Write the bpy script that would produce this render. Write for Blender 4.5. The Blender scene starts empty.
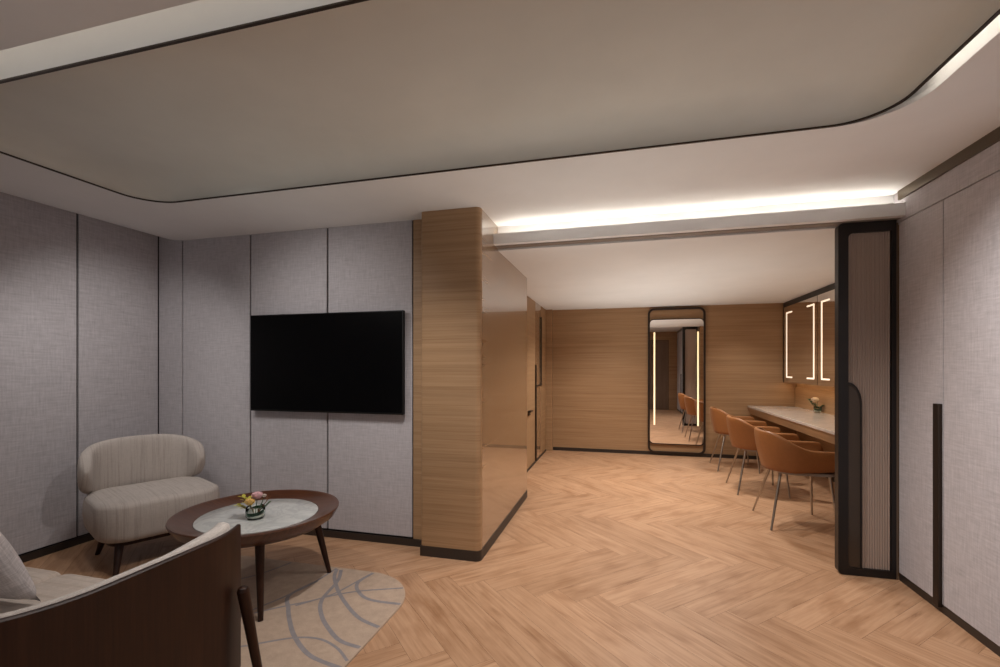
import bpy, bmesh, math, random
from mathutils import Vector, Matrix
random.seed(7)
PI = math.pi
S = bpy.context.scene
COL = S.collection

# ------------------------------------------------------------------ camera, world, exposure
YAW = math.atan2(121, 460)
cd = bpy.data.cameras.new('camera')
cam = bpy.data.objects.new('camera', cd); COL.objects.link(cam)
cam.location = (0, 0, 1.3)
cam.rotation_euler = (PI/2, 0, YAW)
cd.sensor_width = 36; cd.sensor_fit = 'HORIZONTAL'
cd.lens = 36*0.460
cd.shift_y = 0.0335
cd.clip_start = 0.02
S.camera = cam
w = bpy.data.worlds.new('world'); S.world = w; w.use_nodes = True
w.node_tree.nodes['Background'].inputs[0].default_value = (0.5, 0.45, 0.4, 1)
w.node_tree.nodes['Background'].inputs[1].default_value = 0.02
S.view_settings.view_transform = 'Standard'
S.view_settings.look = 'None'
S.view_settings.gamma = 1
S.view_settings.use_curve_mapping = False
S.view_settings.exposure = 0.22

WARM = (1.0, 0.94, 0.87)
def spot(name, loc, target, power, angle, blend=0.6, radius=0.04, color=WARM):
    l = bpy.data.lights.new(name, 'SPOT'); l.energy = power; l.color = color
    l.spot_size = math.radians(angle); l.spot_blend = blend; l.shadow_soft_size = radius
    o = bpy.data.objects.new(name, l); COL.objects.link(o); o.location = loc
    d = Vector(target) - Vector(loc)
    o.rotation_euler = d.to_track_quat('-Z', 'Y').to_euler()
    return o
NEUT = (1.0, 0.95, 0.91)
# lounge: ceiling downlights
spot('downlight', (-3.05, 1.85, 2.33), (-3.5, 1.95, 0), 15, 110, 1, 0.06, NEUT)
spot('downlight', (-2.3, 1.7, 2.33), (-2.15, 3.08, 1.15), 32, 92, 1, 0.06, NEUT)  # added to brighten the television wall
spot('downlight', (-2.75, 2.1, 2.33), (-3.75, 2.72, 1.05), 29, 90, 1, 0.06, NEUT)
spot('downlight', (-0.95, 1.95, 2.34), (-1.45, 2.25, 0), 70, 115, 1, 0.05, NEUT)
spot('downlight', (0.1, 2.75, 2.33), (0.25, 2.9, 0), 68, 115, 1, 0.06, NEUT)
spot('downlight', (0.75, 1.7, 2.43), (0.95, 1.7, 0), 24, 130, 1, 0.06, NEUT)
spot('downlight', (0.0, 0.6, 2.33), (0.1, 0.8, 0), 32, 130, 1, 0.06, NEUT)
spot('downlight', (0.62, 1.95, 2.34), (1.64, 2.15, 1.15), 82, 85, 1, 0.06, NEUT)
spot('downlight', (1.5, 6.45, 2.15), (1.6, 6.6, 0), 32, 110, 1, 0.06, WARM)  # added to brighten the far corner by the mirror cabinet
# added fill spots without fixtures, aimed up to brighten the ceilings
COOL = (0.97, 1.0, 0.95)
for lx, ly, lz, lp, an in ((-1.9, 2.3, 1.1, 4, 100), (-0.4, 2.3, 1.0, 6, 120), (0.6, 2.3, 1.0, 5, 120), (-0.3, 3.0, 1.1, 7, 110), (0.4, 4.6, 0.5, 36, 125), (0.2, 6.2, 0.5, 40, 120)):
    spot('ceiling_fill', (lx, ly, lz), (lx, ly+0.001, 3), lp, an, 1, 0.25, COOL)
# added neutral fill lamp behind the camera, set at a made-up window
al = bpy.data.lights.new('added_fill_area', 'AREA'); al.shape = 'RECTANGLE'; al.size = 2.8; al.size_y = 1.7
al.energy = 6; al.color = (0.93, 0.97, 1.0)
ao = bpy.data.objects.new('added_fill_area', al); COL.objects.link(ao)
ao.location = (-1.45, -0.54, 1.35); ao.rotation_euler = (PI/2, 0, 0)
# dressing room
spot('downlight', (0.25, 4.3, 2.15), (0.1, 4.3, 0), 78, 130, 1, 0.06, WARM)
spot('downlight', (-0.2, 5.9, 2.15), (-0.25, 6.1, 0), 98, 130, 1, 0.06, WARM)
spot('downlight', (0.95, 5.3, 2.15), (1.0, 5.3, 0), 85, 130, 1, 0.06, WARM)

# ------------------------------------------------------------------ materials
def mat(name):
    m = bpy.data.materials.new(name); m.use_nodes = True
    nt = m.node_tree
    return m, nt, nt.nodes['Principled BSDF']
def simple(name, col, rough=0.5, metal=0.0, spec=0.5, coat=0.0, emit=None, es=0.0):
    m, nt, b = mat(name)
    b.inputs['Base Color'].default_value = (*col, 1)
    b.inputs['Roughness'].default_value = rough
    b.inputs['Metallic'].default_value = metal
    b.inputs['Specular IOR Level'].default_value = spec
    b.inputs['Coat Weight'].default_value = coat
    if emit:
        b.inputs['Emission Color'].default_value = (*emit, 1)
        b.inputs['Emission Strength'].default_value = es
    return m
def N(nt, t, **kw):
    n = nt.nodes.new(t)
    for k, v in kw.items(): setattr(n, k, v)
    return n
def mapped(nt, scale, coord='Object'):
    tc = N(nt, 'ShaderNodeTexCoord'); mp = N(nt, 'ShaderNodeMapping')
    mp.inputs['Scale'].default_value = scale
    nt.links.new(tc.outputs[coord], mp.inputs[0])
    return mp
def noise(nt, vec, scale, detail=4, rough=0.55):
    n = N(nt, 'ShaderNodeTexNoise')
    n.inputs['Scale'].default_value = scale; n.inputs['Detail'].default_value = detail
    n.inputs['Roughness'].default_value = rough
    nt.links.new(vec.outputs[0], n.inputs['Vector'])
    return n
def ramp(nt, fac, stops):
    r = N(nt, 'ShaderNodeValToRGB')
    els = r.color_ramp.elements
    while len(els) < len(stops): els.new(0.5)
    for e, (p, c) in zip(els, stops): e.position = p; e.color = (*c, 1)
    nt.links.new(fac, r.inputs[0])
    return r
def bump(nt, b, h, strength=0.1, dist=0.002):
    bp = N(nt, 'ShaderNodeBump'); bp.inputs['Strength'].default_value = strength
    bp.inputs['Distance'].default_value = dist
    nt.links.new(h, bp.inputs['Height']); nt.links.new(bp.outputs[0], b.inputs['Normal'])
def mixc(nt, fac, a, b_, blend='MIX'):
    m = N(nt, 'ShaderNodeMix', data_type='RGBA', blend_type=blend)
    for sock, v in ((0, fac), (6, a), (7, b_)):
        if hasattr(v, 'is_output'): nt.links.new(v, m.inputs[sock])
        elif isinstance(v, tuple): m.inputs[sock].default_value = (*v, 1)
        else: m.inputs[sock].default_value = v
    return m.outputs[2]

def wood(name, dark, mid, light, scale, rough=0.4, coat=0.0, big=3.0, spec=0.5, croughness=0.05):
    m, nt, b = mat(name)
    mp = mapped(nt, scale)
    n1 = noise(nt, mp, 6, 6, 0.65)
    r = ramp(nt, n1.outputs[0], [(0.25, dark), (0.5, mid), (0.75, light)])
    mp2 = mapped(nt, tuple(s*0.12*big for s in scale))
    n2 = noise(nt, mp2, 3, 3)
    r2 = ramp(nt, n2.outputs[0], [(0.3, (0.86, 0.84, 0.82)), (0.7, (1.08, 1.08, 1.08))])
    c = mixc(nt, 1.0, r.outputs[0], r2.outputs[0], 'MULTIPLY')
    nt.links.new(c, b.inputs['Base Color'])
    b.inputs['Roughness'].default_value = rough
    b.inputs['Specular IOR Level'].default_value = spec
    b.inputs['Coat Weight'].default_value = coat; b.inputs['Coat Roughness'].default_value = croughness
    return m

def fabric(name, base, var=0.12, weave=420, rough=0.9, stripe=None, stripe_axis=0, sfreq=45):
    m, nt, b = mat(name)
    mh = mapped(nt, (0.35, 0.35, 4)); mv = mapped(nt, (4, 4, 0.35))
    nh = noise(nt, mh, weave/8, 5, 0.7); nv = noise(nt, mv, weave/8, 5, 0.7)
    add = N(nt, 'ShaderNodeMath', operation='ADD')
    nt.links.new(nh.outputs[0], add.inputs[0]); nt.links.new(nv.outputs[0], add.inputs[1])
    hf = N(nt, 'ShaderNodeMath', operation='MULTIPLY'); hf.inputs[1].default_value = 0.5
    nt.links.new(add.outputs[0], hf.inputs[0])
    lo = tuple(c*(1-var*2.2) for c in base); hi = tuple(min(1, c*(1+var*2.2)) for c in base)
    r = ramp(nt, hf.outputs[0], [(0.3, lo), (0.7, hi)])
    c = r.outputs[0]
    if stripe:
        sc = [0.02, 0.02, 0.02]; sc[stripe_axis] = 1
        ms = mapped(nt, tuple(sc)); ns = noise(nt, ms, sfreq, 3, 0.8)
        rs = ramp(nt, ns.outputs[0], [(0.36, stripe), (0.52, (1, 1, 1))])
        c = mixc(nt, 1.0, c, rs.outputs[0], 'MULTIPLY')
    nt.links.new(c, b.inputs['Base Color'])
    b.inputs['Roughness'].default_value = rough
    b.inputs['Specular IOR Level'].default_value = 0.2
    b.inputs['Sheen Weight'].default_value = 0.1
    bump(nt, b, hf.outputs[0], 0.25, 0.002)
    return m

def plaster(name, col, rough=0.85, mottled=0.03, scale=2.0, spec=0.25):
    m, nt, b = mat(name)
    mp = mapped(nt, (1, 1, 1)); n = noise(nt, mp, scale, 5, 0.6)
    r = ramp(nt, n.outputs[0], [(0.3, tuple(c*(1-mottled) for c in col)), (0.7, tuple(c*(1+mottled) for c in col))])
    nt.links.new(r.outputs[0], b.inputs['Base Color'])
    b.inputs['Roughness'].default_value = rough
    b.inputs['Specular IOR Level'].default_value = spec
    return m

def marble(name, base, vein, scale, rough=0.15):
    m, nt, b = mat(name)
    mp = mapped(nt, (1, 1, 1)); n = noise(nt, mp, scale, 8, 0.62)
    n.inputs['Distortion'].default_value = 1.6
    r = ramp(nt, n.outputs[0], [(0.36, base), (0.47, vein), (0.52, base), (0.64, tuple(0.5*(a+c) for a, c in zip(base, vein))), (0.72, base)])
    nt.links.new(r.outputs[0], b.inputs['Base Color'])
    b.inputs['Roughness'].default_value = rough
    return m

M = {}
M['paint'] = plaster('white ceiling paint', (0.80, 0.80, 0.80))
M['taupe'] = plaster('taupe ceiling plaster', (0.68, 0.685, 0.645), mottled=0.05, scale=1.6)
M['panel'] = fabric('grey lilac linen wall panel', (0.49, 0.465, 0.485), 0.12, 200)
M['veneer'] = wood('oak veneer', (0.29, 0.17, 0.085), (0.375, 0.232, 0.125), (0.43, 0.277, 0.157), (0.25, 0.25, 20), 0.45, spec=0.35)
M['gloss'] = wood('lacquered oak veneer', (0.26, 0.152, 0.077), (0.32, 0.197, 0.106), (0.37, 0.237, 0.133), (0.25, 0.25, 14), 0.25, coat=1.0, croughness=0.02, spec=0.7)
M['bronze'] = simple('dark bronze metal', (0.045, 0.032, 0.025), 0.4, 0.6)
M['bronze_trim'] = simple('bronze trim', (0.12, 0.09, 0.06), 0.4, 0.5)
M['skirt'] = simple('dark skirting', (0.028, 0.02, 0.016), 0.45)
M['black'] = simple('black metal', (0.012, 0.010, 0.010), 0.4, 0.2)
M['joint'] = simple('dark panel joint', (0.02, 0.014, 0.013), 0.6)
M['screen'] = simple('television glass', (0.002, 0.002, 0.0024), 0.25, 0, 0.12)
M['bezel'] = simple('television case', (0.004, 0.004, 0.004), 0.45, 0, 0.3)
M['mirror'] = simple('mirror silver', (0.92, 0.90, 0.88), 0.01, 1.0)
M['steel'] = simple('brushed steel', (0.42, 0.38, 0.34), 0.3, 1.0)
M['leather'] = plaster('orange leather', (0.27, 0.108, 0.034), rough=0.45, mottled=0.06, scale=30, spec=0.4)
M['pan'] = simple('grey seat pan', (0.30, 0.27, 0.25), 0.5)
M['walnut'] = wood('walnut', (0.016, 0.006, 0.0035), (0.028, 0.010, 0.0055), (0.042, 0.016, 0.008), (14, 14, 0.6), 0.4, spec=0.3)
M['walnut_top'] = wood('walnut tabletop', (0.050, 0.016, 0.007), (0.085, 0.029, 0.012), (0.12, 0.044, 0.019), (1.0, 14, 3), 0.3, coat=0.3)
M['cream'] = fabric('cream striped upholstery', (0.47, 0.42, 0.385), 0.06, 600, stripe=(0.82, 0.80, 0.79), stripe_axis=0, sfreq=95)
M['sofa_cloth'] = fabric('beige sofa upholstery', (0.58, 0.50, 0.44), 0.08, 600, stripe=(0.86, 0.83, 0.80), stripe_axis=1)
M['pad_cloth'] = fabric('pale woven upholstery', (0.60, 0.55, 0.51), 0.16, 900)
M['pillow'] = fabric('grey woven cushion cloth', (0.52, 0.49, 0.50), 0.2, 300)
M['marble'] = marble('white grey marble', (0.58, 0.59, 0.57), (0.47, 0.48, 0.475), 4.0)
M['stone'] = marble('cream vanity stone', (0.58, 0.51, 0.45), (0.51, 0.445, 0.385), 3.0, 0.14)
M['rug'] = fabric('beige rug pile', (0.44, 0.33, 0.25), 0.10, 500)
M['rugline'] = fabric('grey rug line', (0.255, 0.23, 0.235), 0.10, 500)
M['door'] = wood('taupe door veneer', (0.16, 0.105, 0.07), (0.19, 0.125, 0.085), (0.22, 0.15, 0.10), (14, 14, 0.5), 0.4)
M['led'] = simple('warm white led strip', (1, 1, 1), 0.5, emit=(1.0, 0.90, 0.78), es=10)
M['led_mirror'] = simple('amber mirror light', (1, 1, 1), 0.5, emit=(0.98, 0.68, 0.27), es=0.85)
M['led_cabinet'] = simple('warm cabinet light', (1, 1, 1), 0.5, emit=(0.95, 0.74, 0.52), es=0.85)
M['smoked'] = simple('smoked pull panel', (0.055, 0.04, 0.03), 0.25, 0.2)
# fluted glass
m, nt, b = mat('bronze fluted glass')
b.inputs['Base Color'].default_value = (0.42, 0.33, 0.28, 1)
b.inputs['Roughness'].default_value = 0.3
b.inputs['Transmission Weight'].default_value = 0.15
b.inputs['Coat Weight'].default_value = 0.3
M['fluted'] = m
m, nt, b = mat('clear glass')
b.inputs['Base Color'].default_value = (0.9, 0.95, 0.92, 1)
b.inputs['Roughness'].default_value = 0.02; b.inputs['Transmission Weight'].default_value = 1.0
b.inputs['IOR'].default_value = 1.12
M['glass'] = m
M['leaf'] = simple('dark green leaf', (0.035, 0.09, 0.03), 0.4)
M['leaf_dark'] = simple('deep green leaf band', (0.012, 0.045, 0.022), 0.35)
M['yellow_leaf'] = simple('yellow green leaf', (0.42, 0.38, 0.05), 0.5)
M['pink'] = simple('pink petal', (0.95, 0.66, 0.69), 0.6)
M['yellow'] = simple('yellow petal', (0.95, 0.70, 0.28), 0.6)
M['peach'] = simple('peach petal', (0.95, 0.80, 0.62), 0.6)
M['white_petal'] = simple('white petal', (0.75, 0.66, 0.60), 0.6)
M['twig'] = simple('brown twig', (0.22, 0.10, 0.05), 0.6)

# herringbone floor material: UV u along the plank, v across, one tint per plank
m, nt, b = mat('oak herringbone floor')
uv = N(nt, 'ShaderNodeUVMap'); uv.uv_map = 'UVMap'
at = N(nt, 'ShaderNodeAttribute'); at.attribute_name = 'tint'
mp = N(nt, 'ShaderNodeMapping'); mp.inputs['Scale'].default_value = (1.1, 20, 1)
nt.links.new(uv.outputs[0], mp.inputs[0])
n1 = N(nt, 'ShaderNodeTexNoise'); n1.inputs['Scale'].default_value = 2.2; n1.inputs['Detail'].default_value = 7
n1.inputs['Roughness'].default_value = 0.62; n1.inputs['Distortion'].default_value = 0.6
nt.links.new(mp.outputs[0], n1.inputs['Vector'])
r1 = ramp(nt, n1.outputs[0], [(0.22, (0.23, 0.112, 0.052)), (0.40, (0.42, 0.238, 0.135)), (0.56, (0.49, 0.293, 0.175)), (0.8, (0.56, 0.353, 0.22))])
mp2 = N(nt, 'ShaderNodeMapping'); mp2.inputs['Scale'].default_value = (2.2, 6, 1)
nt.links.new(uv.outputs[0], mp2.inputs[0])
n2 = N(nt, 'ShaderNodeTexNoise'); n2.inputs['Scale'].default_value = 1.4; n2.inputs['Detail'].default_value = 3
nt.links.new(mp2.outputs[0], n2.inputs['Vector'])
r2 = ramp(nt, n2.outputs[0], [(0.30, (0.76, 0.69, 0.62)), (0.50, (1, 1, 1))])
c1 = mixc(nt, 1.0, r1.outputs[0], r2.outputs[0], 'MULTIPLY')
r3 = ramp(nt, at.outputs['Fac'], [(0.0, (0.92, 0.91, 0.89)), (1.0, (1.05, 1.05, 1.04))])
c2 = mixc(nt, 1.0, c1, r3.outputs[0], 'MULTIPLY')
nt.links.new(c2, b.inputs['Base Color'])
b.inputs['Roughness'].default_value = 0.42; b.inputs['Specular IOR Level'].default_value = 0.4
bump(nt, b, n1.outputs[0], 0.08, 0.002)
M['floor'] = m

# ------------------------------------------------------------------ mesh helpers
def obj(name, bm, m, parent=None, smooth=False, loc=None, bevel=0.0, seg=2):
    me = bpy.data.meshes.new(name)
    bmesh.ops.recalc_face_normals(bm, faces=bm.faces[:])
    if smooth:
        for f in bm.faces: f.smooth = True
    bm.to_mesh(me); bm.free()
    for x in (m if isinstance(m, (list, tuple)) else [m]): me.materials.append(x)
    o = bpy.data.objects.new(name, me); COL.objects.link(o)
    if parent: o.parent = parent
    if loc: o.location = loc
    if bevel:
        md = o.modifiers.new('bevel', 'BEVEL'); md.width = bevel; md.segments = seg
        md.limit_method = 'ANGLE'; md.angle_limit = math.radians(40)
    if smooth == 'auto' or bevel:
        for p in me.polygons: p.use_smooth = True
        try: me.set_sharp_from_angle(angle=math.radians(40))
        except Exception: pass
    return o
def struct(name, bm, m, **kw):
    o = obj(name, bm, m, **kw)
    if not o.parent: o['kind'] = 'structure'
    return o
def thing(name, label, cat, loc=(0, 0, 0), rot=(0, 0, 0), group=None):
    o = bpy.data.objects.new(name, None); COL.objects.link(o)
    o.empty_display_size = 0.1
    o.location = loc; o.rotation_euler = rot
    o['label'] = label; o['category'] = cat
    if group: o['group'] = group
    return o
def tag(o, label, cat, group=None):
    o['label'] = label; o['category'] = cat
    if group: o['group'] = group
    return o
def box(bm, x0, x1, y0, y1, z0, z1, mi=0):
    vs = [bm.verts.new(p) for p in ((x0,y0,z0),(x1,y0,z0),(x1,y1,z0),(x0,y1,z0),(x0,y0,z1),(x1,y0,z1),(x1,y1,z1),(x0,y1,z1))]
    for idx in ((0,3,2,1),(4,5,6,7),(0,1,5,4),(1,2,6,5),(2,3,7,6),(3,0,4,7)):
        f = bm.faces.new([vs[i] for i in idx]); f.material_index = mi
def BX(*a):
    bm = bmesh.new(); box(bm, *a); return bm
def loft(bm, rings, closed=True, cap0=True, cap1=True, loop=False, mi=0):
    vr = [[bm.verts.new(p) for p in r] for r in rings]
    n = len(rings[0])
    pairs = list(zip(vr, vr[1:])) + ([(vr[-1], vr[0])] if loop else [])
    for a, b_ in pairs:
        for i in range(n if closed else n-1):
            j = (i+1) % n
            f = bm.faces.new((a[i], a[j], b_[j], b_[i])); f.material_index = mi
    if not loop and closed:
        if cap0: bm.faces.new(list(reversed(vr[0]))).material_index = mi
        if cap1: bm.faces.new(vr[-1]).material_index = mi
    return vr
def rrect(w_, d_, r, z, cx=0, cy=0, n=8):
    r = max(0.0005, min(r, w_/2-1e-4, d_/2-1e-4)); pts = []
    for k, (sx, sy) in enumerate(((1, 1), (-1, 1), (-1, -1), (1, -1))):
        for i in range(n+1):
            a = PI/2*(k + i/n)
            pts.append((cx+sx*(w_/2-r)+r*math.cos(a), cy+sy*(d_/2-r)+r*math.sin(a), z))
    return pts
def rbox(bm, w_, d_, r, z0, z1, e=0.02, cx=0, cy=0, crown=0.0, n=8, m=5, eb=None):
    """cushion-like block: rounded footprint, rounded top and bottom edges"""
    eb = e if eb is None else eb
    rings = []
    for i in range(m+1):
        a = PI/2*i/m; ins = eb*(1-math.sin(a)); z = z0+eb*(1-math.cos(a))
        rings.append(rrect(w_-2*ins, d_-2*ins, max(r-ins, 0.002), z, cx, cy, n))
    for i in range(m+1):
        a = PI/2*i/m; ins = e*(1-math.cos(a)); z = z1-e*(1-math.sin(a))
        rings.append(rrect(w_-2*ins, d_-2*ins, max(r-ins, 0.002), z, cx, cy, n))
    if crown:
        for t in (0.85, 0.6, 0.3):
            rings.append(rrect((w_-2*e)*t, (d_-2*e)*t, max((r-e)*t, 0.002), z1+crown*(1-t*t), cx, cy, n))
    loft(bm, rings)
def tube(bm, p0, p1, r0, r1=None, n=12):
    r1 = r0 if r1 is None else r1
    p0, p1 = Vector(p0), Vector(p1); d = (p1-p0).normalized()
    u = d.orthogonal().normalized(); v = d.cross(u)
    loft(bm, [[p+u*r*math.cos(2*PI*i/n)+v*r*math.sin(2*PI*i/n) for i in range(n)] for p, r in ((p0, r0), (p1, r1))])
def TB(*a, **k):
    bm = bmesh.new(); tube(bm, *a, **k); return bm
def lathe(bm, prof, n=48, c=(0, 0), caps=True):
    loft(bm, [[(c[0]+r*math.cos(2*PI*i/n), c[1]+r*math.sin(2*PI*i/n), z) for i in range(n)] for r, z in prof], cap0=caps, cap1=caps)
def sp(x, p): return math.copysign(abs(x)**p, x)
def sweep(bm, stations, n=20, p=0.6):
    """stations: (x, y, nx, ny, half_thickness, z_mid, half_height)"""
    rings = []
    for (x, y, nx, ny, a, zc, hb) in stations:
        rings.append([(x+nx*a*sp(math.cos(2*PI*i/n), p), y+ny*a*sp(math.cos(2*PI*i/n), p), zc+hb*sp(math.sin(2*PI*i/n), p)) for i in range(n)])
    loft(bm, rings)
def extr(bm, prof, axis, a0, a1, mi=0):
    """extrude a closed profile; axis 'x': prof is (y,z); axis 'y': prof is (x,z); axis 'z': prof is (x,y)"""
    def P(a, p):
        return {'x': (a, p[0], p[1]), 'y': (p[0], a, p[1]), 'z': (p[0], p[1], a)}[axis]
    loft(bm, [[P(a0, p) for p in prof], [P(a1, p) for p in prof]], mi=mi)

# ------------------------------------------------------------------ setting
ZS, ZD = 2.37, 2.19          # soffit, dressing-room ceiling
XL, YT, XR, YF, YB = -3.85, 3.08, 1.64, 7.18, -0.55
XC0, XC1, YC, YC2 = -1.335, -0.91, 2.93, 4.52   # wood pier
XREC, XV = -1.125, 2.34      # recessed storage wall, vanity wall

# floor: every plank a quad in one herringbone mesh
bm = bmesh.new()
uvl = bm.loops.layers.uv.new('UVMap'); tl = bm.loops.layers.float_color.new('tint')
L_, W_ = 1.0, 0.16
Y0 = 2.57+W_/math.sqrt(2)
X0 = -0.016-W_/math.sqrt(2)
e1 = Vector((1, 1))/math.sqrt(2); e2 = Vector((1, -1))/math.sqrt(2)
FX0, FX1, FY0, FY1 = XL-0.1, XV+0.15, YB-0.1, YF+0.1
def plank(u0, v0, u1, v1, alongu):
    c = e1*(u0+u1)/2+e2*(v0+v1)/2
    if not (FX0-0.6 < c.x+X0 < FX1+0.6 and FY0-0.6 < c.y+Y0 < FY1+0.6): return
    g = 0.0006
    uo, vo, t = random.uniform(0, 60), random.uniform(0, 60), random.random()
    pts = [(u0+g, v0+g), (u1-g, v0+g), (u1-g, v1-g), (u0+g, v1-g)]
    f = bm.faces.new([bm.verts.new(((e1*u+e2*v).x+X0, (e1*u+e2*v).y+Y0, 0)) for u, v in pts])
    for lp, (u, v) in zip(f.loops, pts):
        a, c_ = (u-u0, v-v0) if alongu else (v-v0, u-u0)
        lp[uvl].uv = (a+uo, c_+vo); lp[tl] = (t, t, t, 1)
for mrow in range(-12, 12):
    for k in range(-70, 71):
        a, b0 = k*W_+mrow*L_, k*W_-mrow*L_
        plank(a, b0, a+L_, b0+W_, True)
        plank(a, b0+W_, a+W_, b0+W_+L_, False)
for co, no in (((FX0, 0, 0), (-1, 0, 0)), ((FX1, 0, 0), (1, 0, 0)), ((0, FY0, 0), (0, -1, 0)), ((0, FY1, 0), (0, 1, 0))):
    bmesh.ops.bisect_plane(bm, geom=bm.verts[:]+bm.edges[:]+bm.faces[:], plane_co=co, plane_no=no, clear_outer=True)
nf = len(bm.faces)
# underlay so the joints read dark
box(bm, FX0, FX1, FY0, FY1, -0.05, -0.0012, 1)
fl = struct('floor', bm, [M['floor'], simple('floor joint', (0.10, 0.05, 0.025), 0.7)])

# --- fabric panelled walls: panels with dark joints, one mesh per wall
def panel_wall_x(name, x, thick, joints, z0, z1, g=0.016, depth=0.014):
    """wall in a plane X = x facing +X (thick<0) or -X (thick>0)"""
    bm = bmesh.new(); sgn = 1 if thick > 0 else -1
    for a, b_ in zip(joints, joints[1:]):
        box(bm, *sorted((x, x+sgn*depth)), a+g/2, b_-g/2, z0, z1, 0)
    box(bm, *sorted((x+sgn*depth, x+thick)), joints[0], joints[-1], 0, z1, 1)
    return struct(name, bm, [M['panel'], M['joint']])
lj = [YB, 0.61, 1.23, 1.85, 2.472, YT+0.003]
panel_wall_x('wall_left', XL, -0.12, lj, 0.06, 2.5)
bm = bmesh.new()
tj = [XL, -3.588, -2.894, -2.180, -1.466]
for a, b_ in zip(tj, tj[1:]):
    box(bm, a+0.008, b_-0.008, YT, YT+0.012, 0.06, 2.5, 0)
box(bm, XL-0.12, -1.462, YT+0.012, YT+0.12, 0, 2.5, 1)
box(bm, -1.4615, XC0+0.02, YT-0.003, YT+0.12, 0.0, 2.5, 2)
struct('wall_television', bm, [M['panel'], M['joint'], M['veneer']])
# wood pier with rounded front corners and lacquered side
bm = bmesh.new()
r = 0.035; prof = [(XC0+0.012, YC)]
prof += [(XC1-r+r*math.sin(a), YC+r-r*math.cos(a)) for a in [PI/2*i/8 for i in range(9)]]
prof += [(XC1, YC+0.05), (XC1-0.012, YC+0.05), (XC1-0.012, YC2), (XREC-0.1, YC2), (XREC-0.1, YT+0.13), (XC0, YT+0.13), (XC0, YC+0.012), (XC0+0.004, YC+0.004)]
extr(bm, prof, 'z', 0.07, ZS+0.02)
struct('wall_pier', bm, M['veneer'], smooth='auto')
bm = bmesh.new()
box(bm, XC1-0.0115, XC1, YC+0.053, YC2, 0.06, ZS+0.01)
o = struct('wall_pier_side', bm, M['gloss'], bevel=0.001)
# recessed storage wall: backing and frieze
bm = bmesh.new()
box(bm, XREC-0.3, XREC-0.03, YC2-0.1, YF, 0, 2.5)
box(bm, XREC-0.03, XREC, 7.02, YF, 0, 2.5)
box(bm, XREC-0.03, XREC+0.095, 7.09, YF, 0.0, 2.5)
struct('wall_recess', bm, M['veneer'])
bm = bmesh.new(); box(bm, XREC-0.1, XV+0.15, YF, YF+0.12, 0, 2.5)
struct('wall_far', bm, M['veneer'])
# vanity wall, return wall behind the wardrobe
bm = bmesh.new()
box(bm, XV, XV+0.12, 3.40, YF, 0, 2.5)
box(bm, XR+0.02, XV+0.12, 3.40, 3.46, 0, 2.5)
struct('wall_vanity', bm, M['veneer'])
# wall right: fascia over the wardrobe and core behind it
bm = bmesh.new()
box(bm, XR, XR+0.6, YB, 3.395, 2.184, 2.5, 0)
box(bm, XR+0.1, XR+0.6, YB, 3.34, 0, 2.184, 1)
struct('wall_right', bm, [M['panel'], M['joint']])
bm = bmesh.new(); box(bm, XR-0.012, XR, YB, 3.322, 2.313, ZS)
struct('trim_1', bm, M['bronze_trim'])
bm = bmesh.new(); box(bm, 1.628, 1.6395, 3.340, 3.395, 0.0, 2.183)
struct('trim_2', bm, simple('bronze jamb', (0.26, 0.18, 0.12), 0.4, 0.3))
# wall behind the camera with a flush door
bm = bmesh.new()
WX0, WX1, WZ0, WZ1 = -2.9, 0.0, 0.45, 2.25
box(bm, XL-0.1, WX0, YB-0.012, YB, 0.0, 2.5, 0)
box(bm, WX1, 0.616, YB-0.012, YB, 0.0, 2.5, 0)
box(bm, WX0, WX1, YB-0.012, YB, 0.0, WZ0, 0)
box(bm, WX0, WX1, YB-0.012, YB, WZ1, 2.5, 0)
box(bm, 1.40, XR+0.1, YB-0.012, YB, 0, 2.5, 0)
box(bm, 0.616, 1.40, YB-0.012, YB, 2.12, 2.5, 0)
for a in ((XL-0.1, WX0, 0, 2.5), (WX1, XR+0.1, 0, 2.5), (WX0, WX1, 0, WZ0), (WX0, WX1, WZ1, 2.5)):
    box(bm, a[0], a[1], YB-0.12, YB-0.05, a[2], a[3], 1)
struct('wall_front', bm, [M['veneer'], M['joint']])
wn = struct('added_window', BX(WX0, WX1, YB-0.085, YB-0.079, WZ0, WZ1), M['glass'])  # unseen window and frame, added to go with the fill lamp
bm = bmesh.new()
for a in ((WX0, WX1, WZ0, WZ0+0.05), (WX0, WX1, WZ1-0.05, WZ1), (WX0, WX0+0.05, WZ0, WZ1), (WX1-0.05, WX1, WZ0, WZ1), ((WX0+WX1)/2-0.025, (WX0+WX1)/2+0.025, WZ0, WZ1)):
    box(bm, a[0], a[1], YB-0.11, YB-0.055, a[2], a[3])
obj('added_window_frame', bm, M['bronze'], wn)
d2 = struct('door_2', BX(0.63, 1.39, YB-0.045, YB-0.006, 0.005, 2.11), M['door'])
bm = bmesh.new(); tube(bm, (0.70, YB-0.006, 1.0), (0.70, YB+0.05, 1.0), 0.01); tube(bm, (0.69, YB+0.05, 1.0), (0.82, YB+0.05, 1.0), 0.01)
obj('door_handle', bm, M['bronze'], d2, smooth='auto')

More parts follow.
